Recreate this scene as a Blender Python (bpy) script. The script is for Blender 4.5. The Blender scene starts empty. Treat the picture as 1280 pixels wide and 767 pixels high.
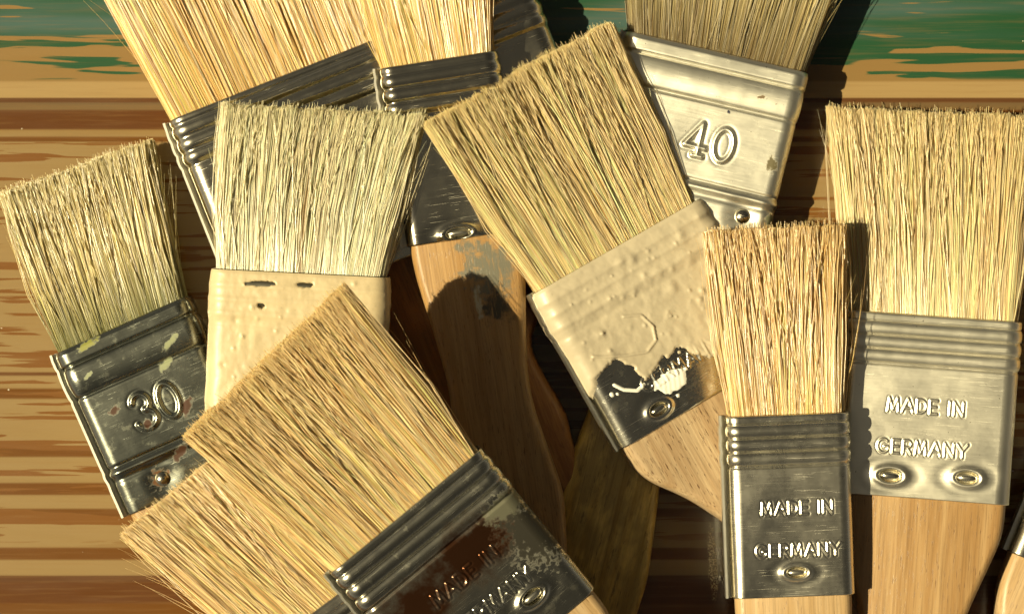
import bpy, math, random
import numpy as np
from mathutils import Matrix, Vector

random.seed(4)
RNG = np.random.default_rng(7)
MM = 0.001
scene = bpy.context.scene
COL = scene.collection

# ------------------------------------------------------------------ camera, sky, sun, exposure
CAM_H = 520.0            # mm above the table top
PXMM = 5.9               # photo pixels per mm at 500 mm from the lens
cam_data = bpy.data.cameras.new('camera')
cam = bpy.data.objects.new('camera', cam_data)
COL.objects.link(cam)
cam.location = (0, 0, CAM_H * MM)
cam.rotation_euler = (0, 0, 0)
cam_data.sensor_width = 36.0
cam_data.lens = 36.0 * 500.0 / (1280.0 / PXMM)
cam_data.clip_start = 0.02
cam_data.clip_end = 20.0
cam_data.dof.use_dof = True
cam_data.dof.focus_distance = (CAM_H - 30) * MM
cam_data.dof.aperture_fstop = 24.0
scene.camera = cam

SUN_EL = math.radians(49)
SUN_AZ = math.radians(186)          # direction towards the sun, counter-clockwise from +X: from the left, slightly below
world = bpy.data.worlds.new('World')
scene.world = world
world.use_nodes = True
wn = world.node_tree
wn.nodes.clear()
sky = wn.nodes.new('ShaderNodeTexSky')
sky.sky_type = 'NISHITA'
sky.sun_disc = False
sky.sun_elevation = SUN_EL
sky.sun_rotation = math.pi / 2 - SUN_AZ
sky.air_density = 0.2
sky.dust_density = 7.0
sky.ozone_density = 0.0
sky.altitude = 2500.0
hs = wn.nodes.new('ShaderNodeHueSaturation')
hs.inputs['Saturation'].default_value = 0.1
bg = wn.nodes.new('ShaderNodeBackground')
bg.inputs['Strength'].default_value = 0.06
wo = wn.nodes.new('ShaderNodeOutputWorld')
wn.links.new(sky.outputs[0], hs.inputs['Color'])
wb = wn.nodes.new('ShaderNodeMix')            # the camera's warm white balance
wb.data_type = 'RGBA'
wb.blend_type = 'MULTIPLY'
wb.inputs[0].default_value = 1.0
wb.inputs[7].default_value = (1.0, 0.90, 0.68, 1)
wn.links.new(hs.outputs[0], wb.inputs[6])
wn.links.new(wb.outputs[2], bg.inputs['Color'])
wn.links.new(bg.outputs[0], wo.inputs['Surface'])

sun_data = bpy.data.lights.new('sun', 'SUN')
sun_data.energy = 5.0
sun_data.angle = math.radians(0.5)
sun_data.color = (1.0, 0.87, 0.54)
sun = bpy.data.objects.new('sun', sun_data)
COL.objects.link(sun)
sd = Vector((math.cos(SUN_EL) * math.cos(SUN_AZ), math.cos(SUN_EL) * math.sin(SUN_AZ), math.sin(SUN_EL)))
sun.rotation_euler = sd.to_track_quat('Z', 'Y').to_euler()
sun.location = sd * 1.5

scene.view_settings.view_transform = 'Standard'
scene.view_settings.look = 'None'
scene.view_settings.exposure = 0.62
scene.view_settings.gamma = 1.0
scene.view_settings.use_curve_mapping = False
scene.render.engine = 'CYCLES'
scene.cycles.use_denoising = True
scene.cycles.max_bounces = 7
scene.cycles.diffuse_bounces = 4
scene.cycles.adaptive_threshold = 0.04
scene.cycles.transmission_bounces = 4
scene.cycles.sample_clamp_indirect = 4.0
scene.render.filter_size = 1.3


def unproject(p, z):
    """photo pixel -> point (mm) at height z"""
    k = (CAM_H - z) / 500.0 / PXMM
    return np.array([(p[0] - 640.0) * k, (383.5 - p[1]) * k])


# ------------------------------------------------------------------ material helpers
class NT:
    def __init__(self, name):
        self.m = bpy.data.materials.new(name)
        self.m.use_nodes = True
        self.t = self.m.node_tree
        self.t.nodes.clear()
        self.out = self.n('ShaderNodeOutputMaterial')
        tc = self.n('ShaderNodeTexCoord')
        mp = self.n('ShaderNodeMapping', Scale=(1000, 1000, 1000))
        self.l(tc.outputs['Object'], mp.inputs['Vector'])
        self.mm = mp.outputs[0]                 # local coordinates in millimetres

    def n(self, kind, **inp):
        nd = self.t.nodes.new(kind)
        for k, v in inp.items():
            self.set(nd.inputs[k.replace('_', ' ')], v)
        return nd

    def set(self, sock, v):
        if isinstance(v, bpy.types.NodeSocket):
            self.t.links.new(v, sock)
        else:
            sock.default_value = v

    def l(self, a, b):
        self.t.links.new(a, b)

    def math(self, op, a, b=None, c=None, clamp=False):
        nd = self.t.nodes.new('ShaderNodeMath')
        nd.operation = op
        nd.use_clamp = clamp
        self.set(nd.inputs[0], a)
        if b is not None:
            self.set(nd.inputs[1], b)
        if c is not None:
            self.set(nd.inputs[2], c)
        return nd.outputs[0]

    def scale(self, s, loc=(0, 0, 0), rot=0.0, vec=None):
        nd = self.n('ShaderNodeMapping', Scale=s, Location=loc, Rotation=(0, 0, rot))
        self.l(vec or self.mm, nd.inputs['Vector'])
        return nd.outputs[0]

    def noise(self, s, detail=3.0, rough=0.55, loc=(0, 0, 0), rot=0.0, dist=0.0, scale=1.0):
        nd = self.n('ShaderNodeTexNoise', Scale=scale, Detail=detail, Roughness=rough, Distortion=dist)
        self.l(self.scale(s, loc, rot), nd.inputs['Vector'])
        return nd.outputs['Fac']

    def ss(self, v, a, b):
        nd = self.n('ShaderNodeMapRange')
        nd.interpolation_type = 'SMOOTHSTEP'
        nd.clamp = True
        self.set(nd.inputs['Value'], v)
        if a <= b:
            vals = (a, b, 0.0, 1.0)
        else:
            vals = (b, a, 1.0, 0.0)
        for k, q in zip(('From Min', 'From Max', 'To Min', 'To Max'), vals):
            nd.inputs[k].default_value = q
        return nd.outputs[0]

    def mix(self, f, a, b):
        nd = self.t.nodes.new('ShaderNodeMix')
        nd.data_type = 'RGBA'
        self.set(nd.inputs[0], f)
        self.set(nd.inputs[6], a if isinstance(a, bpy.types.NodeSocket) else (*a, 1))
        self.set(nd.inputs[7], b if isinstance(b, bpy.types.NodeSocket) else (*b, 1))
        return nd.outputs[2]

    def ramp(self, f, stops, interp='LINEAR'):
        nd = self.t.nodes.new('ShaderNodeValToRGB')
        nd.color_ramp.interpolation = interp
        els = nd.color_ramp.elements
        while len(els) < len(stops):
            els.new(0.5)
        for e, (p, c) in zip(els, sorted(stops, key=lambda q: q[0])):
            e.position = p
            e.color = (*c, 1)
        self.set(nd.inputs[0], f)
        return nd.outputs[0]

    def spot(self, x, y, rx, ry, rot=0.0, rough=0.5, seed=0.0, soft=0.25, nscale=0.6):
        """mask of one irregular spot at local (x, y) mm"""
        nd = self.n('ShaderNodeMapping', Location=(-x, -y, 0))
        self.l(self.mm, nd.inputs['Vector'])
        nd2 = self.n('ShaderNodeMapping', Rotation=(0, 0, -rot))
        self.l(nd.outputs[0], nd2.inputs['Vector'])
        nd3 = self.n('ShaderNodeMapping', Scale=(1 / rx, 1 / ry, 0))
        self.l(nd2.outputs[0], nd3.inputs['Vector'])
        ln = self.t.nodes.new('ShaderNodeVectorMath')
        ln.operation = 'LENGTH'
        self.l(nd3.outputs[0], ln.inputs[0])
        nz = self.noise((nscale,) * 3, 5, 0.65, loc=(seed * 3.7, seed * 1.9, 0))
        d = self.math('ADD', ln.outputs['Value'], self.math('MULTIPLY', self.math('SUBTRACT', nz, 0.5), rough * 4))
        return self.ss(d, 1.0 + soft, 1.0 - soft)

    def sep(self):
        nd = self.n('ShaderNodeSeparateXYZ')
        self.l(self.mm, nd.inputs[0])
        return nd.outputs

    def bump(self, h, strength=0.3, dist=0.0001):
        nd = self.n('ShaderNodeBump', Strength=strength, Distance=dist)
        self.set(nd.inputs['Height'], h)
        return nd.outputs[0]

    def principled(self, col, rough, metal=0.0, spec=0.5, normal=None, coat=0.0, coat_rough=0.1, **kw):
        p = self.n('ShaderNodeBsdfPrincipled')
        self.set(p.inputs['Base Color'], col if isinstance(col, bpy.types.NodeSocket) else (*col, 1))
        self.set(p.inputs['Roughness'], rough)
        self.set(p.inputs['Metallic'], metal)
        p.inputs['Specular IOR Level'].default_value = spec
        p.inputs['Coat Weight'].default_value = coat
        p.inputs['Coat Roughness'].default_value = coat_rough
        if normal is not None:
            self.l(normal, p.inputs['Normal'])
        self.l(p.outputs[0], self.out.inputs['Surface'])
        return p


# ------------------------------------------------------------------ numpy noise
def vnoise(x, y, seed=0):
    x = np.asarray(x, float)
    y = np.asarray(y, float)
    xi = np.floor(x).astype(np.int64)
    yi = np.floor(y).astype(np.int64)
    fx = x - xi
    fy = y - yi
    fx = fx * fx * (3 - 2 * fx)
    fy = fy * fy * (3 - 2 * fy)

    def h(a, b):
        n = (a * 374761393 + b * 668265263 + seed * 974711) & 0x7fffffff
        n = ((n ^ (n >> 13)) * 1274126177) & 0x7fffffff
        return ((n ^ (n >> 16)) & 0xffff) / 65535.0
    a = h(xi, yi) * (1 - fx) + h(xi + 1, yi) * fx
    b = h(xi, yi + 1) * (1 - fx) + h(xi + 1, yi + 1) * fx
    return (a * (1 - fy) + b * fy) * 2 - 1


def fbm(x, y, seed=0, octv=4):
    s, a, t = 0.0, 0.5, 0.0
    for k in range(octv):
        s = s + a * vnoise(x * 2 ** k, y * 2 ** k, seed + k * 17)
        t += a
        a *= 0.5
    return s / t


def sstep(a, b, v):
    t = np.clip((v - a) / (b - a), 0, 1)
    return t * t * (3 - 2 * t)


# ------------------------------------------------------------------ mesh / object helpers
def mesh_from(name, V, F, mat, smooth=True, col=None):
    """V (n,3) mm, F (m,3|4) int array"""
    me = bpy.data.meshes.new(name)
    V = np.asarray(V, np.float32) * MM
    F = np.asarray(F, np.int32)
    k = F.shape[1]
    me.vertices.add(len(V))
    me.vertices.foreach_set('co', V.ravel())
    me.loops.add(F.size)
    me.loops.foreach_set('vertex_index', F.ravel())
    me.polygons.add(len(F))
    me.polygons.foreach_set('loop_start', np.arange(0, F.size, k, dtype=np.int32))
    me.polygons.foreach_set('loop_total', np.full(len(F), k, np.int32))
    me.polygons.foreach_set('use_smooth', np.full(len(F), smooth, bool))
    if col is not None:
        at = me.color_attributes.new('tone', 'FLOAT_COLOR', 'POINT')
        at.data.foreach_set('color', np.asarray(col, np.float32).ravel())
    me.update(calc_edges=True)
    me.validate()
    if mat:
        me.materials.append(mat)
    return me


def add(name, me, parent=None, **props):
    o = bpy.data.objects.new(name, me)
    COL.objects.link(o)
    o.parent = parent
    for k, v in props.items():
        o[k] = v
    return o


def grid_faces(nr, nc, closed=True):
    r = np.arange(nr - 1)[:, None]
    c = np.arange(nc if closed else nc - 1)[None, :]
    a = r * nc + c
    b = r * nc + (c + 1) % nc
    return np.stack([a, b, b + nc, a + nc], -1).reshape(-1, 4)


# ------------------------------------------------------------------ stroke lettering for embossing
def arc(cx, cy, rx, ry, a0, a1, n=16):
    a = np.radians(np.linspace(a0, a1, n))
    return [(cx + rx * math.cos(t), cy + ry * math.sin(t)) for t in a]


GLYPH = {   # strokes in a unit-height box, (advance width, strokes)
    'M': (0.95, [[(0.06, 0), (0.16, 1), (0.475, 0.15), (0.79, 1), (0.89, 0)]]),
    'A': (0.86, [[(0, 0), (0.43, 1), (0.86, 0)], [(0.15, 0.33), (0.71, 0.33)]]),
    'D': (0.78, [[(0.05, 0), (0.05, 1)] + arc(0.25, 0.5, 0.5, 0.5, 90, -90) + [(0.05, 0)]]),
    'E': (0.62, [[(0.6, 0), (0.05, 0), (0.05, 1), (0.6, 1)], [(0.05, 0.52), (0.52, 0.52)]]),
    'I': (0.16, [[(0.08, 0), (0.08, 1)]]),
    'N': (0.8, [[(0.05, 0), (0.05, 1), (0.75, 0), (0.75, 1)]]),
    'G': (0.9, [arc(0.46, 0.5, 0.44, 0.5, 45, 330, 20) + [(0.86, 0.45), (0.55, 0.45)]]),
    'R': (0.7, [[(0.05, 0), (0.05, 1)] + arc(0.35, 0.74, 0.28, 0.26, 90, -90) + [(0.05, 0.48)], [(0.33, 0.48), (0.68, 0)]]),
    'Y': (0.8, [[(0, 1), (0.4, 0.48), (0.8, 1)], [(0.4, 0.48), (0.4, 0)]]),
    ' ': (0.42, []),
    '4': (0.78, [[(0.76, 0.27), (0.04, 0.27), (0.52, 1), (0.52, 0)], [(0.36, 0), (0.7, 0)]]),
    '0': (0.76, [arc(0.38, 0.5, 0.31, 0.5, 0, 360, 26)]),
    '3': (0.72, [arc(0.34, 0.75, 0.27, 0.25, 165, -75, 16) + arc(0.34, 0.26, 0.33, 0.27, 80, -165, 16)]),
}


def text_segments(s, cx, cy, h, gap=0.2, stretch=1.0):
    x, strokes = 0.0, []
    for ch in s:
        w, st = GLYPH[ch]
        for pl in st:
            strokes.append([(x + p[0], p[1]) for p in pl])
        x += w + gap
    x -= gap
    segs = []
    for pl in strokes:
        q = [(cx + (p[0] - x / 2) * h * stretch, cy + (p[1] - 0.5) * h) for p in pl]
        segs += [(a[0], a[1], b[0], b[1]) for a, b in zip(q[:-1], q[1:])]
    return segs


def seg_dist(X, Y, segs):
    d = np.full(X.shape, 1e3)
    for (ax, ay, bx, by) in segs:
        m = (X > min(ax, bx) - 2) & (X < max(ax, bx) + 2) & (Y > min(ay, by) - 2) & (Y < max(ay, by) + 2)
        if not m.any():
            continue
        x, y = X[m], Y[m]
        vx, vy = bx - ax, by - ay
        t = np.clip(((x - ax) * vx + (y - ay) * vy) / (vx * vx + vy * vy + 1e-9), 0, 1)
        dd = np.hypot(x - ax - t * vx, y - ay - t * vy)
        d[m] = np.minimum(d[m], dd)
    return d


# ------------------------------------------------------------------ the brushes: what was read off the photograph (pixels) and sizes (mm)
def S(**k):
    return k


GOLD = (0.94, 0.64, 0.24)
CREAM = (0.97, 0.76, 0.40)
PALE = (0.97, 0.88, 0.64)
PEACH = (0.97, 0.70, 0.34)
OLIVE = (0.74, 0.62, 0.27)
GREY = (0.58, 0.48, 0.24)

# tl, tr: ends of the ferrule mouth; bl, br: ends of the line of bristle tips
BR = {
    'wide': S(tl=(213, 155), tr=(663, -23), bl=(74, -108), br=(583, -308), lf=46, t=12.0, style='ribs', hair=GOLD, n=16993,
              hl=70, waist=(26, 13), belly=15),
    'forty': S(tl=(783, 42), tr=(1010, 95), bl=(772, -170), br=(1092, -118), lf=38.5, t=9.3, style='bead', hair=GREY, n=10620,
               hl=122, waist=(26, 7.5), belly=12.5),
    'thirty': S(tl=(72, 443), tr=(237, 370), bl=(-4, 244), br=(189, 176), lf=38.2, t=10.0, style='bead', hair=OLIVE, n=9911,
                hl=60, waist=(24, 7), belly=10),
    'twolug': S(tl=(1053, 388), tr=(1276, 404), bl=(1034, 134), br=(1292, 148), lf=39.0, t=11.0, style='ribs', hair=CREAM, n=12036,
                hl=105, waist=(36, 8), belly=11),
    'corner': S(tl=(1340, 485), tr=(1479, 542), bl=(1420, 270), br=(1590, 335), lf=38, t=10.0, style='ribs', hair=GOLD, n=1674,
                hl=85, waist=(26, 7), belly=10),
    'narrow': S(tl=(474, 88), tr=(622, 65), bl=(405, -135), br=(603, -165), lf=38.0, t=9.5, style='ribs', hair=GOLD, n=9204,
                hl=92, waist=(30, 8.6), belly=12.4),
    'dipped': S(tl=(267, 335), tr=(486, 346), bl=(277, 130), br=(533, 143), lf=36.0, t=10.5, style='soft', hair=PALE, n=11328,
                hl=65, waist=(24, 7), belly=10),
    'under': S(tl=(324, 820), tr=(514, 677), bl=(150, 668), br=(345, 505), lf=37.0, t=10.5, style='ribs', hair=PEACH, n=9558,
               hl=90, waist=(24, 7), belly=10),
    'crusted': S(tl=(662, 368), tr=(872, 250), bl=(522, 160), br=(768, 24), lf=38.0, t=9.6, style='ribs', hair=CREAM, n=12390,
                 hl=92, waist=(27, 7.5), belly=10),
    'tarnished': S(tl=(410, 713), tr=(600, 558), bl=(229, 543), br=(431, 353), lf=37.0, t=10.5, style='ribs', hair=PEACH, n=12390,
                   hl=95, waist=(24, 7.5), belly=10),
    'small': S(tl=(905, 520), tr=(1059, 514), bl=(880, 290), br=(1057, 282), lf=38.5, t=9.0, style='ribs', hair=GOLD, n=9911,
               hl=90, waist=(24, 6.5), belly=9),
}
ORDER = ['wide', 'forty', 'thirty', 'twolug', 'corner', 'narrow', 'dipped', 'under', 'crusted', 'tarnished', 'small']


def handle_profile(b, d):
    """half width and half thickness of the handle d mm behind the ferrule"""
    w = b['w'] / 2 - 0.7
    wd, wh = b['waist']
    L = b['hl']
    pts = [(-8, w), (0, w), (5, w * 0.995), (8, w * 0.97), (wd * 0.62, wh + (w - wh) * 0.42), (wd, wh), (wd + 8, wh + 0.2), (L * 0.62, b['belly']),
           (L * 0.82, b['belly'] * 0.86), (L * 0.95, b['belly'] * 0.55), (L, b['belly'] * 0.12)]
    px = np.array([p[0] for p in pts])
    py = np.array([p[1] for p in pts])
    hw = np.zeros_like(d)
    for k in (-3, -2, -1, 0, 1, 2, 3):                 # smoothed polyline
        hw = hw + np.interp(d + k * 1.0, px, py)
    hw = np.minimum(hw / 7, np.interp(d, px, np.maximum(py, 0)) + 1.0)
    t0 = b['t'] / 2 * 0.8 - 0.5
    ht = np.interp(d, [-8, 0, 12, L * 0.62, L], [t0, t0, min(t0, 3.6), 4.2, 2.0])
    return hw, ht


# the pile: height (mm) of each ferrule mouth above the board, pitch (bristles up) and roll (right side up) in degrees
REST = {'wide': (6.6, 0.0, 0.0), 'forty': (6.6, 0.0, 5.5), 'thirty': (5.7, 0.3, 0.0), 'twolug': (10.0, -1.0, 5.0), 'corner': (5.6, 0, 0),
        'narrow': (17.2, 2.6, 0.0), 'dipped': (19.0, 3.0, 0.0), 'under': (26.5, -9.0, -2.0), 'crusted': (12.0, 2.5, -11.5),
        'tarnished': (43.5, 6.0, -4.0), 'small': (17.2, 0.5, 1.0)}
for key in ORDER:
    b = BR[key]
    a_, p_, r_ = REST[key]
    p_, r_ = math.tan(math.radians(p_)), math.tan(math.radians(r_))
    tl = unproject(b['tl'], a_ + r_ * -18)
    tr = unproject(b['tr'], a_ + r_ * 18)
    v = tr - tl
    b['w'] = float(np.hypot(*v))
    yaw = math.atan2(v[1], v[0])
    c = (tl + tr) / 2
    ux = np.array([math.cos(yaw), math.sin(yaw)])
    uy = np.array([-ux[1], ux[0]])
    loc = []
    for q in ('bl', 'br'):
        P = unproject(b[q], a_ + p_ * 40) - c
        loc.append((float(P @ ux), float(P @ uy)))
    b['lbl'], b['lbr'] = loc
    b['len'] = (loc[0][1] + loc[1][1]) / 2
    b['pose'] = Matrix.Translation(Vector((c[0], c[1], a_)) * MM) @ Matrix.Rotation(yaw, 4, 'Z') \
        @ Matrix.Rotation(math.atan(p_), 4, 'X') @ Matrix.Rotation(-math.atan(r_), 4, 'Y')


# ------------------------------------------------------------------ table top: a glossy printed board
def px_y(y):
    return float(unproject((640, y), 0)[1])


def table_material():
    N = NT('printed_board')
    x, y, _ = N.sep()
    wob = N.math('MULTIPLY', N.math('SUBTRACT', N.noise((0.012, 0.12, 1), 2, 0.5), 0.5), 2.2)
    yy = N.math('ADD', y, wob)
    fac = lambda lo, hi, v: N.math('DIVIDE', N.math('SUBTRACT', v, px_y(hi)), px_y(lo) - px_y(hi))
    cream = (0.225, 0.15, 0.065)
    tan = (0.205, 0.125, 0.045)
    brown = (0.085, 0.030, 0.006)
    dbrown = (0.085, 0.035, 0.012)
    amber = (0.11, 0.042, 0.006)
    def stops(lo, hi, rows):
        out = []
        for p, c in rows:
            out.append(((hi - p) / (hi - lo), c))
        return out
    top = stops(-60, 200, [(200, cream), (178, cream), (176.5, amber), (172, amber), (170, cream), (163, tan), (161, brown), (139, brown), (136.5, (0.14, 0.085, 0.035)),
                           (129, (0.12, 0.075, 0.035)), (127.5, dbrown), (123, dbrown), (122, (0.29, 0.195, 0.085)), (103, (0.29, 0.195, 0.085)), (101, tan), (-60, tan)])
    cr = N.ramp(fac(-60, 200, y), top)
    low = stops(440, 800, [(440, cream), (464, cream), (465.5, brown), (468, brown), (470, cream), (484, cream), (486, amber), (497, amber), (499, cream),
                           (557, cream), (560, amber), (570, amber), (572, cream), (602, cream), (604, amber), (617, amber), (619, cream), (634, cream), (636, amber),
                           (645, amber), (647, cream), (683, cream), (685, amber), (698, amber), (700, cream), (718, cream), (719.5, dbrown), (726, dbrown),
                           (728, brown), (752, brown), (755, amber), (800, amber)])
    cl = N.ramp(fac(440, 800, N.math('ADD', y, N.math('MULTIPLY', wob, 0.22))), low)
    isl = N.ss(y, px_y(430), px_y(445))
    base = N.mix(isl, cr, cl)
    # brown grain streaks between the bands
    st = N.noise((0.018, 0.42, 1), 3, 0.6, loc=(3.1, 7.7, 0), dist=0.35)
    stm = N.math('MULTIPLY', N.ss(st, 0.535, 0.55), N.math('MULTIPLY', N.ss(y, px_y(165), px_y(185)), N.ss(y, px_y(690), px_y(660))))
    base = N.mix(stm, base, (0.145, 0.060, 0.013))
    # green field with tan islands above the band
    gr = N.noise((0.022, 0.40, 1), 2.5, 0.5, loc=(11.3, 2.2, 0), dist=0.5)
    edge = N.math('SUBTRACT', N.math('MULTIPLY', N.ss(y, px_y(112), px_y(20)), 0.15), N.math('MULTIPLY', N.ss(x, 20.0, -60.0), N.math('MULTIPLY', N.ss(y, px_y(20), px_y(50)), 0.055)))
    gm = N.math('MULTIPLY', N.ss(N.math('ADD', gr, edge), 0.520, 0.54), N.ss(y, px_y(101), px_y(97)))
    green = N.mix(N.noise((0.02, 0.06, 1), 2), (0.012, 0.050, 0.020), (0.022, 0.075, 0.036))
    sky_sheen = N.math('MULTIPLY', N.ss(N.noise((0.01, 0.09, 1), 2, loc=(5, 0, 0)), 0.40, 0.6), N.math('MULTIPLY', N.ss(y, px_y(55), px_y(30)), N.ss(y, px_y(-30), px_y(8))))  # bluish sky reflection on the gloss, painted into the board colour
    green = N.mix(sky_sheen, green, (0.05, 0.095, 0.085))
    base = N.mix(gm, base, green)
    fine = N.noise((0.05, 1.3, 1), 4, 0.6)
    base = N.mix(N.math('MULTIPLY', N.ss(fine, 0.45, 0.75), 0.25), base, (0.20, 0.11, 0.04))
    # gilt flecks rubbed into the board, dust
    fx, fy = unproject((891, 700), 0)
    fm = N.math('MULTIPLY', N.spot(float(fx), float(fy), 1.0, 7.5, rot=0.05, rough=0.25, nscale=0.4), N.ss(N.noise((2.6, 2.6, 1), 2), 0.50, 0.56))
    base = N.mix(fm, base, (0.75, 0.60, 0.28))
    du = N.n('ShaderNodeTexVoronoi', Scale=0.16)
    N.l(N.mm, du.inputs['Vector'])
    base = N.mix(N.ss(du.outputs['Distance'], 0.028, 0.02), base, (0.6, 0.55, 0.42))
    rough = N.math('ADD', 0.16, N.math('MULTIPLY', N.noise((0.05, 0.4, 1), 4), 0.16))
    N.principled(base, rough, spec=0.45, normal=N.bump(N.noise((0.03, 0.5, 1), 3), 0.08, 0.0003), coat=0.25, coat_rough=0.12)
    return N.m


def rounded_board(w, h, t, r):
    import bmesh
    bm = bmesh.new()
    bmesh.ops.create_cube(bm, size=1)
    for v in bm.verts:
        v.co = Vector((v.co.x * w, v.co.y * h, (v.co.z - 0.5) * t)) * MM
    bmesh.ops.bevel(bm, geom=bm.edges[:], offset=r * MM, segments=3, affect='EDGES')
    me = bpy.data.meshes.new('tabletop')
    bm.to_mesh(me)
    bm.free()
    return me


tb = rounded_board(760, 640, 18, 1.5)
tb.materials.append(table_material())
add('tabletop', tb, kind='structure', label='glossy board printed with cream, brown and green wood grain bands')


# ------------------------------------------------------------------ materials of the brushes
def bristle_material():
    N = NT('bristle')
    at = N.n('ShaderNodeAttribute')
    at.attribute_name = 'tone'
    p = N.n('ShaderNodeBsdfPrincipled', Roughness=0.2)
    N.l(at.outputs['Color'], p.inputs['Base Color'])
    p.inputs['Specular IOR Level'].default_value = 1.0
    tr = N.n('ShaderNodeBsdfTranslucent')
    N.l(at.outputs['Color'], tr.inputs['Color'])
    mx = N.n('ShaderNodeMixShader', Fac=0.42)
    N.l(p.outputs[0], mx.inputs[1])
    N.l(tr.outputs[0], mx.inputs[2])
    N.l(mx.outputs[0], N.out.inputs['Surface'])
    return N.m


def metal_material(name, base=(0.70, 0.67, 0.58), rough=0.2, var=0.12, brush=0.25, grime=0.0, marks=(), dark=(0.05, 0.045, 0.035)):
    """marks: (x, y, rx, ry, rot, colour, metallic, roughness)"""
    N = NT(name)
    br = N.noise((0.12, 5.0, 1), 3, 0.7)
    sm = N.noise((0.07, 0.05, 0.07), 5, 0.68)
    r = N.math('ADD', rough, N.math('MULTIPLY', N.math('SUBTRACT', sm, 0.45), var * 2))
    r = N.math('MAXIMUM', N.math('ADD', r, N.math('MULTIPLY', N.math('SUBTRACT', br, 0.5), brush * 0.3)), 0.06)
    col = N.mix(N.math('MULTIPLY', br, 0.25), base, tuple(c * 0.72 for c in base))
    met = 1.0
    scr = N.ss(N.noise((0.10, 7.0, 1), 2, 0.6, rot=0.9, loc=(3, 5, 0)), 0.66, 0.70)
    scr = N.math('MAXIMUM', scr, N.ss(N.noise((0.08, 6.0, 1), 2, 0.6, rot=-0.5, loc=(8, 1, 0)), 0.68, 0.72))
    scr = N.math('MULTIPLY', scr, N.ss(N.noise((0.12, 0.12, 0.12), 2), 0.4, 0.6))
    r = N.math('ADD', r, N.math('MULTIPLY', scr, 0.18))
    pit = N.ss(N.noise((1.3, 1.3, 1.3), 3, 0.6, loc=(2, 9, 0)), 0.70, 0.74)
    col = N.mix(N.math('MULTIPLY', pit, 0.8), col, (0.10, 0.08, 0.05))
    if grime > 0:
        g = N.ss(N.noise((0.32, 0.32, 0.32), 6, 0.72, loc=(4, 1, 0)), 0.62 - 0.22 * grime, 0.72)
        g = N.math('MULTIPLY', g, min(1.0, 0.5 + grime * 0.5))
        col = N.mix(g, col, dark)
        r = N.math('ADD', r, N.math('MULTIPLY', g, 0.3))
    for i, (x, y, rx, ry, rot, c, mt, rr) in enumerate(marks):
        m = N.spot(x, y, rx, ry, rot, 0.75, seed=i + 1.3, soft=0.3, nscale=0.9) if rx < 7 else N.spot(x, y, rx, ry, rot, 0.45, seed=i + 1.3, soft=0.5, nscale=0.25)
        col = N.mix(m, col, c)
        met = N.math('ADD', N.math('MULTIPLY', met, N.math('SUBTRACT', 1.0, m)), N.math('MULTIPLY', m, mt))
        r = N.math('ADD', N.math('MULTIPLY', r, N.math('SUBTRACT', 1.0, m)), N.math('MULTIPLY', m, rr))
    bh = N.math('SUBTRACT', N.math('ADD', N.math('MULTIPLY', br, 0.5), N.math('MULTIPLY', N.noise((0.5, 0.5, 0.5), 3), 0.3)), N.math('MULTIPLY', scr, 0.4))
    N.principled(col, r, metal=met, spec=0.5, normal=N.bump(bh, 0.13, 0.00015))
    return N.m


def wood_material(name, light=(0.41, 0.265, 0.125), dark=(0.30, 0.17, 0.065), fleck=0.65, rough=0.42, marks=(), stain=0.0, relief=0.25):
    N = NT(name)
    g = N.noise((0.35, 0.018, 0.35), 4, 0.6, dist=0.6)
    col = N.mix(N.ss(g, 0.32, 0.68), dark, light)
    fine = N.noise((2.8, 0.05, 2.8), 4, 0.65)
    col = N.mix(N.math('MULTIPLY', N.ss(fine, 0.42, 0.72), 0.6), col, tuple(c * 0.55 for c in dark))
    fl = N.noise((4.6, 0.36, 4.6), 1.5, 0.5, loc=(9, 4, 2))
    flm = N.ss(fl, 0.645, 0.70)
    col = N.mix(N.math('MULTIPLY', flm, fleck), col, (0.10, 0.042, 0.012))
    if stain > 0:
        s = N.noise((0.13, 0.045, 0.13), 5, 0.65, loc=(1, 3, 0))
        col = N.mix(N.math('MULTIPLY', N.ss(s, 0.42, 0.60), stain), col, (0.055, 0.038, 0.012))
        s2 = N.noise((0.9, 0.16, 0.9), 5, 0.75, loc=(7, 3, 0))
        col = N.mix(N.math('MULTIPLY', N.ss(s2, 0.58, 0.64), stain), col, (0.02, 0.016, 0.01))
    for i, (x, y, rx, ry, rot, c) in enumerate(marks):
        m = N.spot(x, y, rx, ry, rot, 0.95, seed=i + 0.7, soft=0.35, nscale=0.35)
        m = N.math('MULTIPLY', m, N.ss(N.noise((1.6, 0.25, 1.6), 3, 0.6), 0.25, 0.5))
        col = N.mix(m, col, c)
    h = N.math('SUBTRACT', N.math('MULTIPLY', fine, 0.5), flm)
    N.principled(col, rough, spec=0.4, normal=N.bump(h, relief, 0.0002))
    return N.m


def paint_material(name, col, rough=0.3):
    N = NT(name)
    c = N.mix(N.ss(N.noise((0.14, 0.14, 0.14), 4, 0.6), 0.3, 0.7), tuple(v * 0.86 for v in col), col)
    c = N.mix(N.math('MULTIPLY', N.ss(N.noise((0.9, 0.9, 0.9), 4, 0.7, loc=(3, 3, 3)), 0.60, 0.72), 0.45), c, tuple(v * 0.6 for v in col))
    hgt = N.noise((0.8, 0.8, 0.8), 4, 0.6)
    N.principled(c, N.math('ADD', rough, N.math('MULTIPLY', N.noise((0.3, 0.3, 0.3), 3), 0.2)), spec=0.5, normal=N.bump(hgt, 0.22, 0.0002))
    return N.m


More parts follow.
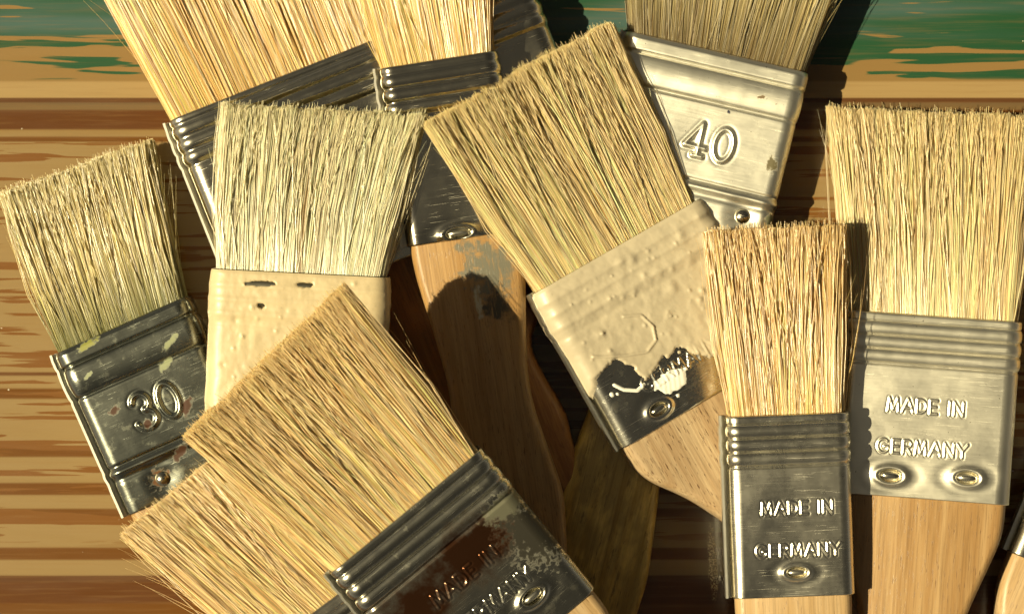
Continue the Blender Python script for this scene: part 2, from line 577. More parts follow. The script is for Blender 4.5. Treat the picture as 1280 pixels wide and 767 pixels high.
M_BRISTLE = bristle_material()
WHITE_P = (0.66, 0.62, 0.50)
MINT_P = (0.24, 0.26, 0.15)
RUST = (0.05, 0.017, 0.005)
METAL = {
    'bright': metal_material('polished_steel', base=(0.76, 0.72, 0.60), rough=0.25, var=0.22, brush=0.35),
    'mirror': metal_material('dark_polished_steel', base=(0.60, 0.56, 0.45), rough=0.17, var=0.14, brush=0.3),
    'seam': metal_material('seam_steel', rough=0.42),
    'satin': metal_material('satin_steel', base=(0.80, 0.76, 0.64), rough=0.38, var=0.16, brush=0.5),
    'dull': metal_material('dull_steel', base=(0.72, 0.70, 0.60), rough=0.44, var=0.12, brush=0.4, grime=0.1),
}


# ------------------------------------------------------------------ ferrule
def rib_profile(style, s, lf):
    """raised height at distance s behind the mouth"""
    h = np.zeros_like(s)
    if style in ('ribs', 'soft'):       # three beads with sharp grooves between them
        k = 1.0 if style == 'ribs' else 0.8
        lip = np.where(s < 0.5, np.sqrt(np.clip(s / 0.5, 0, 1)), 1.0) * (s < 1.6) * 0.15
        h = h + lip
        for i in range(3):
            u = (s - (1.7 + i * 2.95)) / 2.85
            m = (u > 0) & (u < 1)
            h[m] += k * 0.62 * np.sin(np.pi * u[m]) ** 0.62
            h = h - 0.2 * np.exp(-((s - (1.65 + i * 2.95)) / 0.17) ** 2)
        h = h - 0.3 * np.exp(-((s - 10.75) / 0.3) ** 2)
    else:
        h = h + 0.55 * sstep(0, 1.0, s) * (1 - sstep(3.2, 3.8, s))
        u = (s - 4.0) / 6.4
        m = (u > 0) & (u < 1)
        h[m] += 0.1 + 0.6 * np.sin(np.pi * u[m]) ** 0.7
        h = h - 0.45 * np.exp(-((s - 10.9) / 0.3) ** 2) - 0.4 * np.exp(-((s - 3.8) / 0.25) ** 2)
        v = s - (lf - 9.3)
        h = h + 0.5 * np.exp(-(v / 0.65) ** 2) - 0.42 * np.exp(-((v + 1.35) / 0.32) ** 2) - 0.25 * np.exp(-((v - 1.6) / 0.6) ** 2)
    return h


def ferrule_surface(b, pitch, segs=(), tw=0.42, th=0.34, lugs=(), dimples=(), seed=0, warp=0.07):
    """rows x ring grid of points; returns V (ny, nc, 3), normal, U (x), S (s), top mask"""
    w, t, lf = b['w'], b['t'], b['lf']
    r = t / 2 * 0.6
    nx = int((w - 2 * r) / pitch)
    na = 9
    xs = np.linspace(-(w / 2 - r), w / 2 - r, nx)
    sec, nor, top = [], [], []
    for x in xs:
        sec.append((x, 1.0, 0.0)); nor.append((0, 1)); top.append(True)     # (x, z sign, dz)
    for a in np.linspace(90, 0, na)[1:]:
        a = math.radians(a); sec.append((w / 2 - r + r * math.cos(a), 1.0, r * (math.sin(a) - 1))); nor.append((math.cos(a), math.sin(a))); top.append(False)
    for a in np.linspace(0, -90, na):
        a = math.radians(a); sec.append((w / 2 - r + r * math.cos(a), -1.0, r * (math.sin(a) + 1))); nor.append((math.cos(a), math.sin(a))); top.append(False)
    for x in np.linspace(w / 2 - r, -(w / 2 - r), 10)[1:-1]:
        sec.append((x, -1.0, 0.0)); nor.append((0, -1)); top.append(False)
    for a in np.linspace(270, 180, na):
        a = math.radians(a); sec.append((-(w / 2 - r) + r * math.cos(a), -1.0, r * (math.sin(a) + 1))); nor.append((math.cos(a), math.sin(a))); top.append(False)
    for a in np.linspace(180, 90, na)[:-1]:
        a = math.radians(a); sec.append((-(w / 2 - r) + r * math.cos(a), 1.0, r * (math.sin(a) - 1))); nor.append((math.cos(a), math.sin(a))); top.append(False)
    sec = np.array(sec); nor = np.array(nor); top = np.array(top)
    ny = int(lf / pitch)
    s = np.linspace(0, lf, ny)
    Sg, Ug = np.meshgrid(s, sec[:, 0], indexing='ij')
    ht = (t / 2) * (1 - 0.2 * Sg / lf)
    Z = sec[None, :, 1] * ht + sec[None, :, 2]
    # gently pillowed faces
    bul = 0.28 * np.clip(1 - (Ug / (w / 2)) ** 2, 0, 1) * np.sin(np.pi * np.clip(Sg / lf, 0, 1)) ** 0.5
    h = bul * np.abs(nor[None, :, 1])
    h = h + rib_profile(b['style'], Sg, lf) * (0.4 + 0.6 * np.abs(nor[None, :, 1]))
    h = h + warp * fbm(Ug * 0.09, Sg * 0.09, seed, 3) + 0.006 * fbm(Ug * 0.6, Sg * 0.6, seed + 5, 2)
    tm = np.broadcast_to(top[None, :], Ug.shape)
    Yg = -Sg
    e = np.zeros_like(Ug)
    if segs:
        d = seg_dist(Ug, Yg, segs)
        e += th * (1 - sstep(tw * 0.35, tw * 1.35, d)) - 0.07 * np.exp(-((d - tw * 1.7) / (tw * 0.6)) ** 2)
    for (lx, ly, a, c, depth) in lugs:                  # pressed oval with a slot in it
        q = np.hypot((Ug - lx) / a, (Yg - ly) / c)
        e += 0.5 * np.exp(-((q - 0.95) / 0.27) ** 2) - depth * (1 - sstep(0.55, 0.78, q)) - 0.12 * np.exp(-((q - 1.75) / 0.4) ** 2)
    for (lx, ly, a, depth) in dimples:
        q = np.hypot(Ug - lx, Yg - ly) / a
        e += -depth * np.exp(-q ** 2) + 0.06 * np.exp(-((q - 1.7) / 0.5) ** 2)
    h = h + np.where(tm, e, 0)
    N3 = np.zeros(Ug.shape + (3,))
    N3[..., 0] = nor[None, :, 0]
    N3[..., 2] = nor[None, :, 1]
    V = np.stack([Ug, Yg, Z], -1) + N3 * h[..., None]
    return V, N3, Ug, Sg, tm


def ferrule_mesh(b, V, N3, mat, name='ferrule'):
    # rolled rims at both ends, returning inside
    def rim(row, nrow, y1, y2):
        a = row - nrow * 0.30; a = a.copy(); a[:, 1] += y1
        c = row - nrow * 0.55; c = c.copy(); c[:, 1] += y2
        return a[None], c[None]
    a0, c0 = rim(V[0], N3[0], 0.12, -2.5)
    a1, c1 = rim(V[-1], N3[-1], -0.12, 2.5)
    G = np.concatenate([c0, a0, V, a1, c1], 0)
    nr, nc = G.shape[:2]
    return mesh_from(name, G.reshape(-1, 3), grid_faces(nr, nc), mat)


def coat_mesh(b, V, N3, thick, mat, name='paint_coat'):
    """a skin of dried paint: thick (ny,nc) mm, cells without paint are cut away"""
    G = V + N3 * thick[..., None]
    nr, nc = G.shape[:2]
    F = grid_faces(nr, nc)
    tf = thick.reshape(-1)
    keep = (tf[F] > -0.06).any(1)
    F = F[keep]
    used, inv = np.unique(F, return_inverse=True)
    return mesh_from(name, G.reshape(-1, 3)[used], inv.reshape(F.shape), mat)


def smooth_rows(V, k):
    """round off the relief below a thick coat along the length"""
    P = np.pad(V, ((k, k), (0, 0), (0, 0)), mode='edge')
    P[:k, :, 1] = V[:1, :, 1]
    c = np.cumsum(np.pad(P, ((1, 0), (0, 0), (0, 0))), 0)
    out = (c[2 * k + 1:] - c[:-(2 * k + 1)]) / (2 * k + 1)
    out[:, :, 1] = V[:, :, 1]
    return out


def tube(path, rad, n=9, squash=None):
    """tube along a polyline (mm) with closed rounded ends"""
    P = np.array(path, float)
    T = np.gradient(P, axis=0)
    T /= np.linalg.norm(T, axis=1)[:, None] + 1e-9
    up = np.array([0, 0, 1.0])
    A = np.cross(T, up)
    A /= np.linalg.norm(A, axis=1)[:, None] + 1e-9
    B = np.cross(A, T)
    rad = np.broadcast_to(rad, (len(P),))
    th = np.linspace(0, 2 * np.pi, n, endpoint=False)
    sq = squash or (1, 1)
    V = P[:, None, :] + rad[:, None, None] * (sq[0] * np.cos(th)[None, :, None] * A[:, None, :] + sq[1] * np.sin(th)[None, :, None] * B[:, None, :])
    return V.reshape(-1, 3), grid_faces(len(P), n)


def seam_part(b, parent, side=-1, out=0.95):
    """lap seam: a folded strip running down one narrow side of the ferrule"""
    w, lf, t = b['w'], b['lf'], b['t']
    n = 60
    s = np.linspace(-0.3, lf, n)
    rp = rib_profile(b['style'], np.clip(s, 0, lf), lf)
    sec = [(-0.6, -0.4), (out - 0.2, -0.2), (out - 0.2, 1.7), (out + 0.3, 1.7), (out + 0.35, -1.0), (-0.6, -1.0)]
    V = np.zeros((n, len(sec), 3))
    for j, (o, z) in enumerate(sec):
        V[:, j, 0] = side * (w / 2 + o + rp * 0.3)
        V[:, j, 1] = -s
        V[:, j, 2] = z * (1 - 0.1 * s / lf) + t * 0.10
    F = grid_faces(n, len(sec))
    V = V.reshape(-1, 3)
    cap = []
    k = len(sec)
    for base in (0, (n - 1) * k):
        cap += [(base, base + 1, base + 4, base + 5), (base + 1, base + 2, base + 3, base + 4)]
    F = np.concatenate([F, np.array(cap)])
    add('seam', mesh_from('seam', V, F, METAL['seam'], smooth=False), parent)


def dome(cx, cy, z, r, h, n=24, m=8):
    V, rings = [], []
    for i in range(m):
        a = i / (m - 1) * math.pi / 2
        rr, zz = r * math.cos(a), h * math.sin(a)
        for j in range(n):
            th = j / n * 2 * math.pi
            V.append((cx + rr * math.cos(th), cy + rr * math.sin(th), z + zz))
    return np.array(V), grid_faces(m, n)


# ------------------------------------------------------------------ handle
def handle_mesh(b, mat, chamfer=False):
    L = b['hl']
    d = np.concatenate([np.linspace(-6, 40, 70), np.linspace(41, L, 50)])
    hw, ht = handle_profile(b, d)
    n = 40
    th = np.linspace(0, 2 * np.pi, n, endpoint=False)
    e = 0.42
    cx = np.sign(np.cos(th)) * np.abs(np.cos(th)) ** e
    cz = np.sign(np.sin(th)) * np.abs(np.sin(th)) ** e
    V = np.zeros((len(d), n, 3))
    # edges rounded by a fixed radius rather than by the width
    r = np.minimum(2.2, np.minimum(hw, ht) * 0.8)
    ca, sa = np.cos(th), np.sin(th)
    V[:, :, 0] = np.sign(np.round(ca, 6))[None] * (hw - r)[:, None] + ca[None] * r[:, None]
    V[:, :, 2] = np.sign(np.round(sa, 6))[None] * (ht - r)[:, None] + sa[None] * r[:, None]
    V[:, :, 1] = (-b['lf'] - d)[:, None]
    V[:, :, 2] += 0.05 * fbm(V[:, :, 0] * 0.1, V[:, :, 1] * 0.05, 3, 2)
    F = grid_faces(len(d), n)
    tip = V[-1].mean(0); tip[1] -= 0.3
    V = np.concatenate([V.reshape(-1, 3), tip[None]])
    k = (len(d) - 1) * n
    cap = [(k + j, k + (j + 1) % n, len(V) - 1, len(V) - 1) for j in range(n)]
    me = bpy.data.meshes.new('handle')
    me.from_pydata([tuple(v * MM) for v in V], [], [tuple(f) for f in F.tolist()] + [c[:3] for c in cap])
    me.polygons.foreach_set('use_smooth', np.full(len(me.polygons), True, bool))
    me.materials.append(mat)
    return me


# ------------------------------------------------------------------ bristles
def bristles(b, rng, r0=0.125, clump=0.45, wave=0.5, stray=0.05, tipvar=0.55, chisel=0.25, bulge=0.6, tuft=1.0,
             root_stain=None, root_len=0.1, dark_frac=0.06, bend=(0, 0), lift=0.0, fly=14, tone_var=0.17, lift_left=0.0):
    w, t, n = b['w'], b['t'], b['n']
    clump, wave = clump * 0.55, wave * 0.5
    tipvar, tuft = tipvar * 0.6, tuft * 0.6
    u = rng.uniform(-1, 1, n)
    q = rng.uniform(-1, 1, n)
    up = rng.random(n) < 0.45                              # more of them on the upper side
    q = np.where(up, 1 - np.abs(rng.normal(0, 0.33, n)), q)
    q = np.clip(q, -1, 1)
    hx, hz = w / 2 - 0.9, t / 2 - 0.9
    lim = np.sqrt(1 - np.clip((np.abs(u) * hx - (hx - 2.4)) / 2.4, 0, 1) ** 2)
    x0 = u * hx
    z0 = q * hz * (0.35 + 0.65 * lim)
    # tips
    f = (u + 1) / 2
    xl, yl = b['lbl']
    xr, yr = b['lbr']
    xt = xl + (xr - xl) * f
    yt = yl + (yr - yl) * f
    yt = yt + (0.55 * vnoise(u * 6, u * 0 + 1.5, b['seed']) + 0.35 * vnoise(u * 17, q * 2, b['seed'] + 3)) * tuft
    yt = yt - chisel * np.abs(q) ** 3 * 3.2 - np.abs(rng.normal(0, tipvar, n)) + 0.3 + np.where(rng.random(n) < 0.03, rng.uniform(0, 1.5, n), 0)
    zt = z0 * (0.92 - 0.25 * chisel)
    # clumps draw neighbouring tips together
    K = int(w * 1.5)

    cu = rng.uniform(-1, 1, K)
    cq = rng.uniform(-1, 1, K)
    D = (u[:, None] - cu[None]) ** 2 * (w / t) ** 1.1 + (q[:, None] - cq[None]) ** 2 * 0.6
    idx = np.argmin(D, 1)
    ctx = xl + (xr - xl) * (cu[idx] + 1) / 2
    cshift = rng.normal(0, wave, K)[idx]
    cz = rng.normal(0, 0.35, K)[idx]
    amt = clump * rng.uniform(0.5, 1.0, n)
    xt = xt + (ctx - xt) * amt + cshift
    zt = zt + cz
    xt = xt + rng.normal(0, 0.24, n)
    zt = zt + rng.normal(0, 0.16, n)
    isS = rng.random(n) < stray
    dev = rng.normal(0, 3.4, n)
    dev = np.where(dev * u > 0, dev * (1 - np.abs(u)) ** 0.7, dev)
    xt = np.where(isS, xt + dev, xt)
    zt = np.where(isS & (q > 0), zt + np.abs(rng.normal(0.3, 0.9, n)), zt)
    # bow of each bristle
    bow = rng.normal(0, 0.18, n) + np.where(isS, rng.normal(0, 1.0, n), 0) + vnoise(u * 5, q, b['seed'] + 9) * 0.4
    bowz = rng.normal(0, 0.1, n)
    m = 4
    s = np.array([0, 0.42, 0.8, 1.0])
    curl_x = bend[0]
    X = x0[:, None] + (xt - x0)[:, None] * s ** 1.12 + (bow[:, None]) * np.sin(np.pi * s) + curl_x * (s ** 2 - s)
    Y = -2.0 + (yt + 2.0)[:, None] * s
    Z = z0[:, None] + (zt - z0)[:, None] * s + bowz[:, None] * np.sin(np.pi * s) \
        + bulge * np.sign(q)[:, None] * np.abs(q)[:, None] ** 2 * np.sin(np.pi * np.minimum(s * 1.15, 1)) + (bend[1] + lift) * s ** 2 + lift_left * (1 - f)[:, None] * s ** 1.5
    rad = r0 * 0.83 * rng.uniform(0.65, 1.25, n)
    R = rad[:, None] * np.array([1.0, 1.02, 0.88, 0.42])
    # loose flyaway bristles along the flanks and tips
    if fly:
        k = rng.choice(n, fly, replace=False)
        sgn = np.where(rng.random(fly) < 0.5, -1, 1)
        xo = np.where(sgn < 0, -hx, hx) * rng.uniform(0.8, 1, fly)
        far = np.abs(rng.normal(0, 1.3, fly))
        xe = np.where(sgn < 0, xl, xr) + sgn * far
        ye = (yl + yr) / 2 * rng.uniform(0.62, 1.0, fly)
        cur = rng.uniform(-2.0, 2.0, fly)
        X[k] = xo[:, None] + (xe - xo)[:, None] * s ** 1.3 + cur[:, None] * np.sin(np.pi * s)
        Y[k] = -1 + (ye + 1)[:, None] * s
        Z[k] = rng.uniform(-0.3, 0.8, fly)[:, None] * hz + rng.uniform(-0.5, 1.2, fly)[:, None] * s
        R[k] = 0.08 * (1 - 0.8 * s ** 2)
    P = np.stack([X, Y, Z], -1)                           # n, m, 3
    T = np.gradient(P, axis=1)
    T /= np.linalg.norm(T, axis=2)[..., None]
    A = np.cross(T, np.array([0, 0, 1.0]))
    A /= np.linalg.norm(A, axis=2)[..., None]
    B = np.cross(A, T)
    ph = rng.uniform(0, 2 * np.pi, n)
    nv = 3
    V = np.zeros((n, m, nv, 3), np.float32)
    for j in range(nv):
        a = ph + j * 2 * np.pi / nv
        V[:, :, j] = P + R[..., None] * (np.cos(a)[:, None, None] * A + np.sin(a)[:, None, None] * B)
    base = (np.arange(n) * m * nv)[:, None, None]
    rr = np.arange(m - 1)[None, :, None] * nv
    jj = np.arange(nv)[None, None, :]
    a = base + rr + jj
    c = base + rr + (jj + 1) % nv
    F = np.stack([a, c, c + nv, a + nv], -1).reshape(-1, 4)
    # colour: each bristle its own tone; some brown ones; pale split tips; stained roots
    hair = np.array(b['hair'])
    tone = np.clip(1 + rng.normal(0, tone_var, n), 0.5, 1.35)
    tone = tone * (1 + 0.10 * vnoise(u * 9, q * 2, b['seed'] + 21))
    C = hair[None, :] * tone[:, None]
    dk = rng.random(n) < dark_frac
    C[dk] = C[dk] * np.array([0.52, 0.40, 0.26])
    pl = rng.random(n) < 0.2
    C[pl] = C[pl] * 0.55 + np.array([1.0, 0.93, 0.70]) * 0.45  # pale hairs, whitened further so their colour imitates glints
    C[isS] = C[isS] * 0.6 + np.array([0.88, 0.80, 0.60]) * 0.4
    C = np.repeat(C[:, None, :], m, 1)
    tipk = (s[None, :, None] ** 5) * 0.6
    C = C * (1 - tipk) + (hair * 0.62 + np.array([0.37, 0.34, 0.22])) * tipk
    if root_stain is not None:
        k = np.clip(1 - s[None, :] / root_len, 0, 1) * (0.6 + 0.4 * rng.random(n))[:, None]
        C = C * (1 - k[..., None]) + np.array(root_stain) * k[..., None]
    C = np.clip(C, 0.01, 0.95)
    RGBA = np.ones((n, m, nv, 4), np.float32)
    RGBA[..., :3] = C[:, :, None, :]
    return mesh_from('bristles', V.reshape(-1, 3), F, M_BRISTLE, col=RGBA.reshape(-1, 4))


# ------------------------------------------------------------------ assemble the brushes
def make_brush(key, name, label, metal, wood, text=(), lugs=(), rivet=None, pitch=0.22, warp=0.07, hair=None, seam=True, coat=None, tw=0.42, th=0.34):
    b = BR[key]
    b['seed'] = sum(ord(ch) for ch in key)
    rng = np.random.default_rng(b['seed'])
    root = bpy.data.objects.new(name, None)
    root.empty_display_size = 0.01
    COL.objects.link(root)
    root.matrix_world = b['pose']
    root['label'] = label
    root['category'] = 'paintbrush'
    root['group'] = 'flat paintbrushes piled on the printed board'
    segs = []
    for (s, cx, cy, h, gap, stretch) in text:
        segs += text_segments(s, cx, cy, h, gap, stretch)
    dim = [(rivet[0], rivet[1], 2.7, 0.5)] if rivet else []
    V, N3, U, Sg, tm = ferrule_surface(b, pitch, segs, tw=tw, th=th, lugs=[(x, y, a, c, 0.75) for (x, y, a, c) in lugs], dimples=dim, seed=b['seed'], warp=warp)
    fer = add('ferrule', ferrule_mesh(b, V, N3, metal), root)
    if seam:
        seam_part(b, fer)
    for (x, y, a, c) in lugs:                             # bar of the pin that holds the handle, inside the slot
        zt = b['t'] / 2 * (1 - 0.2 * -y / b['lf'])
        px = np.linspace(-0.62 * a, 0.62 * a, 9)
        Vt, Ft = tube([(x + q, y, zt - 0.1 - 0.9 * (abs(q) / a) ** 3) for q in px], 0.42 * c * np.sqrt(np.clip(1 - (px / (0.66 * a)) ** 4, 0.02, 1)), 10)
        add('pin', mesh_from('pin', Vt, Ft, METAL['bright']), fer)
    if rivet:
        zt = b['t'] / 2 * (1 - 0.2 * -rivet[1] / b['lf'])
        Vd, Fd = dome(rivet[0], rivet[1], zt - 0.4, 1.7, 1.05)
        add('rivet', mesh_from('rivet', Vd, Fd, METAL['mirror']), fer)
    if coat:
        coat(b, fer, V, N3, U, Sg, tm)
    add('handle', handle_mesh(b, wood), root)
    add('bristles', bristles(b, rng, **(hair or {})), root, kind='stuff')
    return root


BEECH = wood_material('beech_wood')
BEECH_PALE = wood_material('pale_beech_wood', light=(0.52, 0.37, 0.21), dark=(0.41, 0.265, 0.125), fleck=0.55)
BEECH_RED = wood_material('red_beech_wood', light=(0.36, 0.17, 0.055), dark=(0.22, 0.09, 0.028))
BEECH_RAW = wood_material('raw_beech_wood', light=(0.48, 0.36, 0.22), dark=(0.32, 0.21, 0.11), fleck=0.9, rough=0.6, relief=0.9)
BEECH_SMEAR = wood_material('smeared_beech_wood', light=(0.42, 0.26, 0.11), dark=(0.32, 0.18, 0.065),
                            marks=[(3.5, -45, 4.5, 6.5, 0.1, (0.15, 0.14, 0.105)), (4.5, -53, 2.6, 3.5, 0.0, (0.07, 0.06, 0.04)), (0.5, -52, 0.7, 3, 0.0, (0.42, 0.38, 0.28))])
OLD_WOOD = wood_material('stained_old_wood', light=(0.76, 0.55, 0.17), dark=(0.58, 0.38, 0.09), fleck=0.4, stain=0.5, rough=0.38)


def local_of(key, px):
    """photo pixel -> local (x, y) on the brush's upper face"""
    b = BR[key]
    P = b['pose']
    n = P.to_3x3() @ Vector((0, 0, 1))
    o = P @ Vector((0, 0, b['t'] * 0.45 * MM))
    c = Vector((0, 0, CAM_H * MM))
    q = unproject(px, 0)
    d = Vector((q[0] * MM, q[1] * MM, 0)) - c
    k = (o - c).dot(n) / d.dot(n)
    v = P.inverted() @ (c + d * k)
    return v.x / MM, v.y / MM


def lug_at(key, px, a=3.3, c=1.9):
    x, y = local_of(key, px)
    return (x, y, a, c)


def text_at(key, s, px, h, gap=0.2, stretch=1.0):
    x, y = local_of(key, px)
    return (s, x, y, h, gap, stretch)


# wide brush at the back, lying on the board
make_brush('wide', 'paintbrush', 'widest paintbrush, golden bristles, dark ribbed steel ferrule crossed by a narrow brush',
           METAL['mirror'], BEECH_RED, pitch=0.4, hair=S(r0=0.14, clump=0.5, wave=0.35, stray=0.03, chisel=0.1, dark_frac=0.08))

# old brush with an embossed 40
m40 = metal_material('worn_steel_forty', base=(0.80, 0.77, 0.66), rough=0.37, var=0.14, brush=0.5, grime=0.1,
                     marks=[(*local_of('forty', (965, 205)), 1.0, 1.6, 0.3, (0.12, 0.10, 0.05), 0.2, 0.6),
                            (*local_of('forty', (962, 275)), 0.9, 1.1, 0.3, (0.22, 0.22, 0.13), 0.1, 0.6),
                            (*local_of('forty', (952, 122)), 0.8, 0.4, 0.3, (0.14, 0.09, 0.04), 0.1, 0.6),
                            (*local_of('forty', (911, 140)), 0.4, 0.4, 0.0, (0.01, 0.01, 0.03), 0.0, 0.4)])
make_brush('forty', 'paintbrush', 'old paintbrush with 40 embossed on its silvery ferrule and dull grey bristles', m40, OLD_WOOD,
           text=[text_at('forty', '40', (887, 178), 7.0, 0.14, 0.95)], tw=0.5, th=0.55, pitch=0.27, rivet=local_of('forty', (928, 270)),
           hair=S(r0=0.14, clump=0.55, wave=0.7, stray=0.06, root_stain=(0.16, 0.10, 0.04), root_len=0.25, dark_frac=0.12, tone_var=0.24))

# stained brush with an embossed 30
m30 = metal_material('stained_steel_thirty', base=(0.30, 0.31, 0.265), rough=0.22, var=0.14, brush=0.3, grime=0.35, dark=(0.07, 0.065, 0.04),
                     marks=[(*local_of('thirty', (214, 427)), 2.2, 0.6, 0.5, MINT_P, 0.0, 0.5),
                            (*local_of('thirty', (207, 455)), 1.6, 0.8, 0.4, MINT_P, 0.0, 0.5),
                            (*local_of('thirty', (112, 468)), 1.2, 0.4, 0.4, MINT_P, 0.0, 0.5),
                            (*local_of('thirty', (143, 513)), 1.1, 0.9, 0.4, RUST, 0.0, 0.7),
                            (*local_of('thirty', (232, 508)), 1.8, 1.2, 0.8, RUST, 0.0, 0.7),
                            (*local_of('thirty', (185, 530)), 0.9, 0.9, 0.8, RUST, 0.0, 0.7),
                            (*local_of('thirty', (225, 565)), 2.2, 0.9, 0.5, RUST, 0.0, 0.7),
                            (*local_of('thirty', (200, 598)), 2.0, 1.8, 0.5, (0.12, 0.05, 0.015), 0.2, 0.6),
                            (*local_of('thirty', (110, 430)), 2.5, 0.8, 0.2, (0.22, 0.22, 0.05), 0.0, 0.5)])
make_brush('thirty', 'paintbrush', 'olive stained paintbrush with 30 embossed on its dark rusty ferrule', m30, BEECH,
           text=[text_at('thirty', '30', (196, 506), 7.6, 0.1, 0.9)], tw=0.5, th=0.55, pitch=0.25, rivet=local_of('thirty', (203, 598)),
           hair=S(r0=0.14, clump=0.55, wave=0.6, stray=0.07, root_stain=(0.13, 0.16, 0.05), root_len=0.16, dark_frac=0.12, tipvar=0.9, tone_var=0.24))

# clean brush with two pressed lugs
make_brush('twolug', 'paintbrush', 'clean cream bristle paintbrush whose MADE IN GERMANY ferrule has two pressed slots', METAL['satin'], BEECH,
           text=[text_at('twolug', 'MADE IN', (1157, 508), 2.9, 0.22, 0.95), text_at('twolug', 'GERMANY', (1153, 560), 2.9, 0.22, 0.95)],
           tw=0.24, th=0.22, pitch=0.16, lugs=[lug_at('twolug', (1113, 594)), lug_at('twolug', (1209, 597))],
           hair=S(r0=0.135, clump=0.4, wave=0.5, stray=0.13, dark_frac=0.05, tipvar=0.8))

make_brush('corner', 'paintbrush', 'paintbrush showing only a pale wooden shoulder and the edge of its ferrule', METAL['bright'], BEECH_PALE, pitch=0.5)

make_brush('narrow', 'paintbrush', 'narrow golden paintbrush lying across the widest one, grey paint smeared on its handle', METAL['mirror'], BEECH_SMEAR, pitch=0.3,
           lugs=[lug_at('narrow', (573, 291), 3.6, 1.6)], hair=S(r0=0.14, clump=0.5, wave=0.35, stray=0.03, chisel=0.1))


# brush dipped in cream paint up to the bristles
CREAM_PAINT = paint_material('dried_cream_paint', (0.53, 0.43, 0.265), 0.32)
BEIGE_PAINT = paint_material('dried_beige_paint', (0.49, 0.42, 0.30), 0.30)
FRESH_WHITE = paint_material('white_paint', (0.80, 0.79, 0.72), 0.3)


def dipped_coat(b, fer, V, N3, U, Sg, tm):
    th = 0.42 + 0.22 * fbm(U * 0.16, Sg * 0.10, 4, 4) + 0.10 * fbm(U * 0.7, Sg * 0.5, 9, 3)
    for i in range(55):
        x, s, r = RNG.uniform(-b['w'] / 2, b['w'] / 2), RNG.uniform(1, b['lf']), RNG.uniform(0.25, 0.6)
        th = th + RNG.choice([0.28, 0.3, -0.2]) * np.exp(-((U - x) ** 2 + (Sg - s) ** 2) / r ** 2) * tm
    for (px, rx, ry) in (((328, 354), 2.6, 0.55), ((382, 356), 1.9, 0.5), ((327, 382), 0.8, 0.55), ((312, 354), 0.9, 0.3)):
        x, y = local_of('dipped', px)
        q = np.hypot((U - x) / rx, (Sg + y) / ry) + 0.45 * fbm(U * 1.1, Sg * 1.6, 31, 3)
        th = np.where(tm, th - 1.1 * (1 - sstep(0.7, 1.15, q)), th)
    th = th * (0.4 + 0.6 * sstep(0, 0.8, Sg))
    add('paint_coat', coat_mesh(b, smooth_rows(V, 3), N3, th, CREAM_PAINT), fer, label='dried cream paint over the whole ferrule with dark chips')


make_brush('dipped', 'paintbrush', 'pale splayed paintbrush whose whole ferrule is coated in dried cream paint',
           metal_material('chipped_dark_steel', base=(0.16, 0.15, 0.12), rough=0.4), BEECH, coat=dipped_coat, pitch=0.28, seam=False,
           hair=S(r0=0.125, clump=0.75, wave=0.95, stray=0.07, dark_frac=0.03, tipvar=0.8, tuft=1.6, bend=(2.0, 0)))

make_brush('under', 'paintbrush', 'tan paintbrush half hidden beneath the tarnished brush', METAL['mirror'], BEECH_PALE, pitch=0.45,
           hair=S(r0=0.12, clump=0.55, wave=0.6, stray=0.10, chisel=0.25, tipvar=0.7))


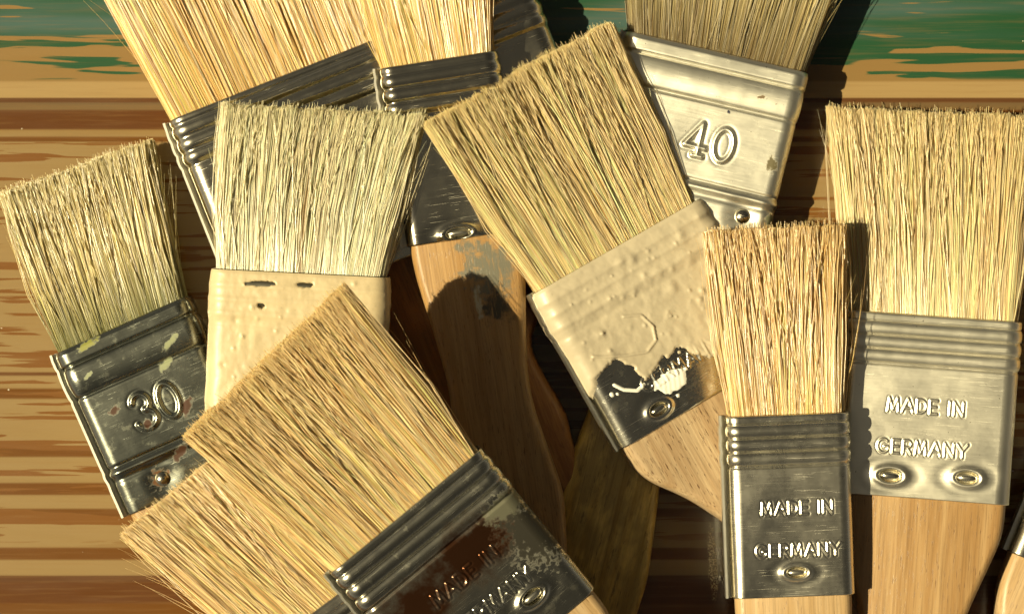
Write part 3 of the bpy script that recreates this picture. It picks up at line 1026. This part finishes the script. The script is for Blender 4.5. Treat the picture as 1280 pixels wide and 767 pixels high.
# brush crusted with beige paint
def crusted_coat(b, fer, V, N3, U, Sg, tm):
    w, lf = b['w'], b['lf']
    f = U / (w / 2)
    limit = np.interp(f, [-1.1, -0.9, -0.62, -0.45, -0.2, 0.1, 0.35, 0.6, 0.8, 1.1], [0.75, 0.62, 0.56, 0.72, 0.68, 0.72, 0.80, 0.88, 0.96, 1.0]) * lf
    limit = limit + 3.6 * fbm(U * 0.3, Sg * 0.3, 12, 5)
    m = sstep(0.0, 1.0, (limit - Sg) / 1.1)
    lump = 0.5 + 0.30 * fbm(U * 0.14, Sg * 0.12, 5, 4) + 0.10 * fbm(U * 0.7, Sg * 0.7, 6, 3) + 0.35 * np.abs(f) ** 4
    th = m * lump - 0.14 * (1 - m)
    for i in range(70):
        x, s, r = RNG.uniform(-w / 2, w / 2), RNG.uniform(2, lf * 0.62), RNG.choice([0.22, 0.3, 0.4, 0.6, 1.1])
        th = th + m * tm * RNG.uniform(0.08, 0.4) * np.exp(-((U - x) ** 2 + (Sg - s) ** 2) / r ** 2)
    # a looped ridge left by a drip
    pts = [local_of('crusted', p) for p in ((778, 396), (800, 394), (815, 408), (819, 425), (808, 440), (785, 444), (760, 446), (740, 446))]
    segs = [(a[0], a[1], c[0], c[1]) for a, c in zip(pts[:-1], pts[1:])]
    d = seg_dist(U, -Sg, segs)
    th = th + 0.45 * tm * m * np.exp(-(d / 0.22) ** 2)
    th = th * (0.45 + 0.55 * sstep(0, 0.8, Sg))
    add('paint_coat', coat_mesh(b, smooth_rows(V, 4), N3, th, BEIGE_PAINT), fer, label='thick lumpy beige paint dried over the ribs')
    # white splash around the lettering and a thin dribble beside it
    cx, cy = local_of('crusted', (838, 476))
    q = np.hypot((U - cx) / 3.9, (-Sg - cy) / 2.5) + 0.5 * fbm(U * 0.5, Sg * 0.5, 44, 4)
    th2 = 0.2 * (1 - sstep(0.75, 1.05, q)) * (0.8 + 0.5 * np.sin((U + Sg * 0.4) * 5.5) * 0.4) - 0.1 * sstep(0.85, 1.1, q)
    pts = [local_of('crusted', p) for p in ((768, 481), (780, 487), (797, 488), (805, 480))]
    d = seg_dist(U, -Sg, [(a[0], a[1], c[0], c[1]) for a, c in zip(pts[:-1], pts[1:])])
    th2 = np.maximum(th2, 0.3 - 0.4 * sstep(0.1, 0.5, d))
    for p, r in (((765, 493), 0.5), ((772, 492), 0.35), ((848, 494), 0.4)):
        x, y = local_of('crusted', p)
        th2 = np.maximum(th2, 0.28 - 0.4 * sstep(r * 0.6, r * 1.2, np.hypot(U - x, -Sg - y)))
    th2 = np.where(tm, th2, -0.1)
    add('paint_splash', coat_mesh(b, V, N3, th2, FRESH_WHITE), fer, label='white paint splash on the lettering')


make_brush('crusted', 'paintbrush', 'cream bristle paintbrush with thick beige paint crusted over the ribs of its ferrule',
           metal_material('smudged_steel', rough=0.24, var=0.12, grime=0.1), BEECH_RAW, coat=crusted_coat, pitch=0.25,
           text=[text_at('crusted', 'GERMANY', (850, 456), 2.9, 0.22, 0.95)], tw=0.25, th=0.28,
           lugs=[lug_at('crusted', (824, 511), 2.9, 1.9)],
           hair=S(r0=0.125, clump=0.65, wave=0.75, stray=0.13, tipvar=0.6, chisel=0.35, dark_frac=0.05, tuft=1.3, fly=20, lift_left=4.5))

# tarnished brush, with a brown reflection painted into its ferrule colour
mt = metal_material('tarnished_steel_painted_reflection', base=(0.50, 0.48, 0.40), rough=0.22, var=0.12, brush=0.3, grime=0.3, dark=(0.03, 0.026, 0.02),
                    marks=[(*local_of('tarnished', (590, 690)), 11, 6.0, 0.0, (0.085, 0.034, 0.015), 0.9, 0.3),  # red-brown reflection painted as metal colour
                           (*local_of('tarnished', (520, 765)), 8, 6, 0.0, (0.085, 0.034, 0.015), 0.9, 0.3),  # more of the painted brown reflection
                           (*local_of('tarnished', (665, 665)), 5.5, 7.0, 0.2, (0.025, 0.022, 0.015), 0.2, 0.5),
                           (*local_of('tarnished', (632, 630)), 5.0, 2.2, 0.0, (0.13, 0.125, 0.085), 0.5, 0.55)])
make_brush('tarnished', 'paintbrush', 'tan paintbrush with black tarnished ferrule, a brown reflection painted on it, resting on top of another tan brush', mt, BEECH_PALE,
           text=[text_at('tarnished', 'MADE IN', (581, 720), 2.9, 0.22, 0.95), text_at('tarnished', 'GERMANY', (617, 752), 2.9, 0.22, 0.95)], tw=0.24, th=0.22,
           pitch=0.17, lugs=[lug_at('tarnished', (666, 745), 3.3, 1.9)],
           hair=S(r0=0.12, clump=0.6, wave=0.6, stray=0.12, chisel=0.25, tipvar=0.6, dark_frac=0.08, fly=10))

# small clean brush on top
make_brush('small', 'paintbrush', 'small clean paintbrush with glossy MADE IN GERMANY ferrule and one pressed slot', METAL['bright'], BEECH_PALE,
           text=[text_at('small', 'MADE IN', (996, 634), 2.7, 0.22, 0.95), text_at('small', 'GERMANY', (998, 687), 2.7, 0.22, 0.95)], tw=0.23, th=0.19,
           lugs=[lug_at('small', (996, 715), 2.9, 1.6)], pitch=0.15,
           hair=S(r0=0.14, clump=0.5, wave=0.35, stray=0.07, chisel=0.1, dark_frac=0.09, tipvar=0.35))
print('TRIS', sum(sum(len(p.vertices) - 2 for p in o.data.polygons) for o in bpy.data.objects if o.type == 'MESH'))
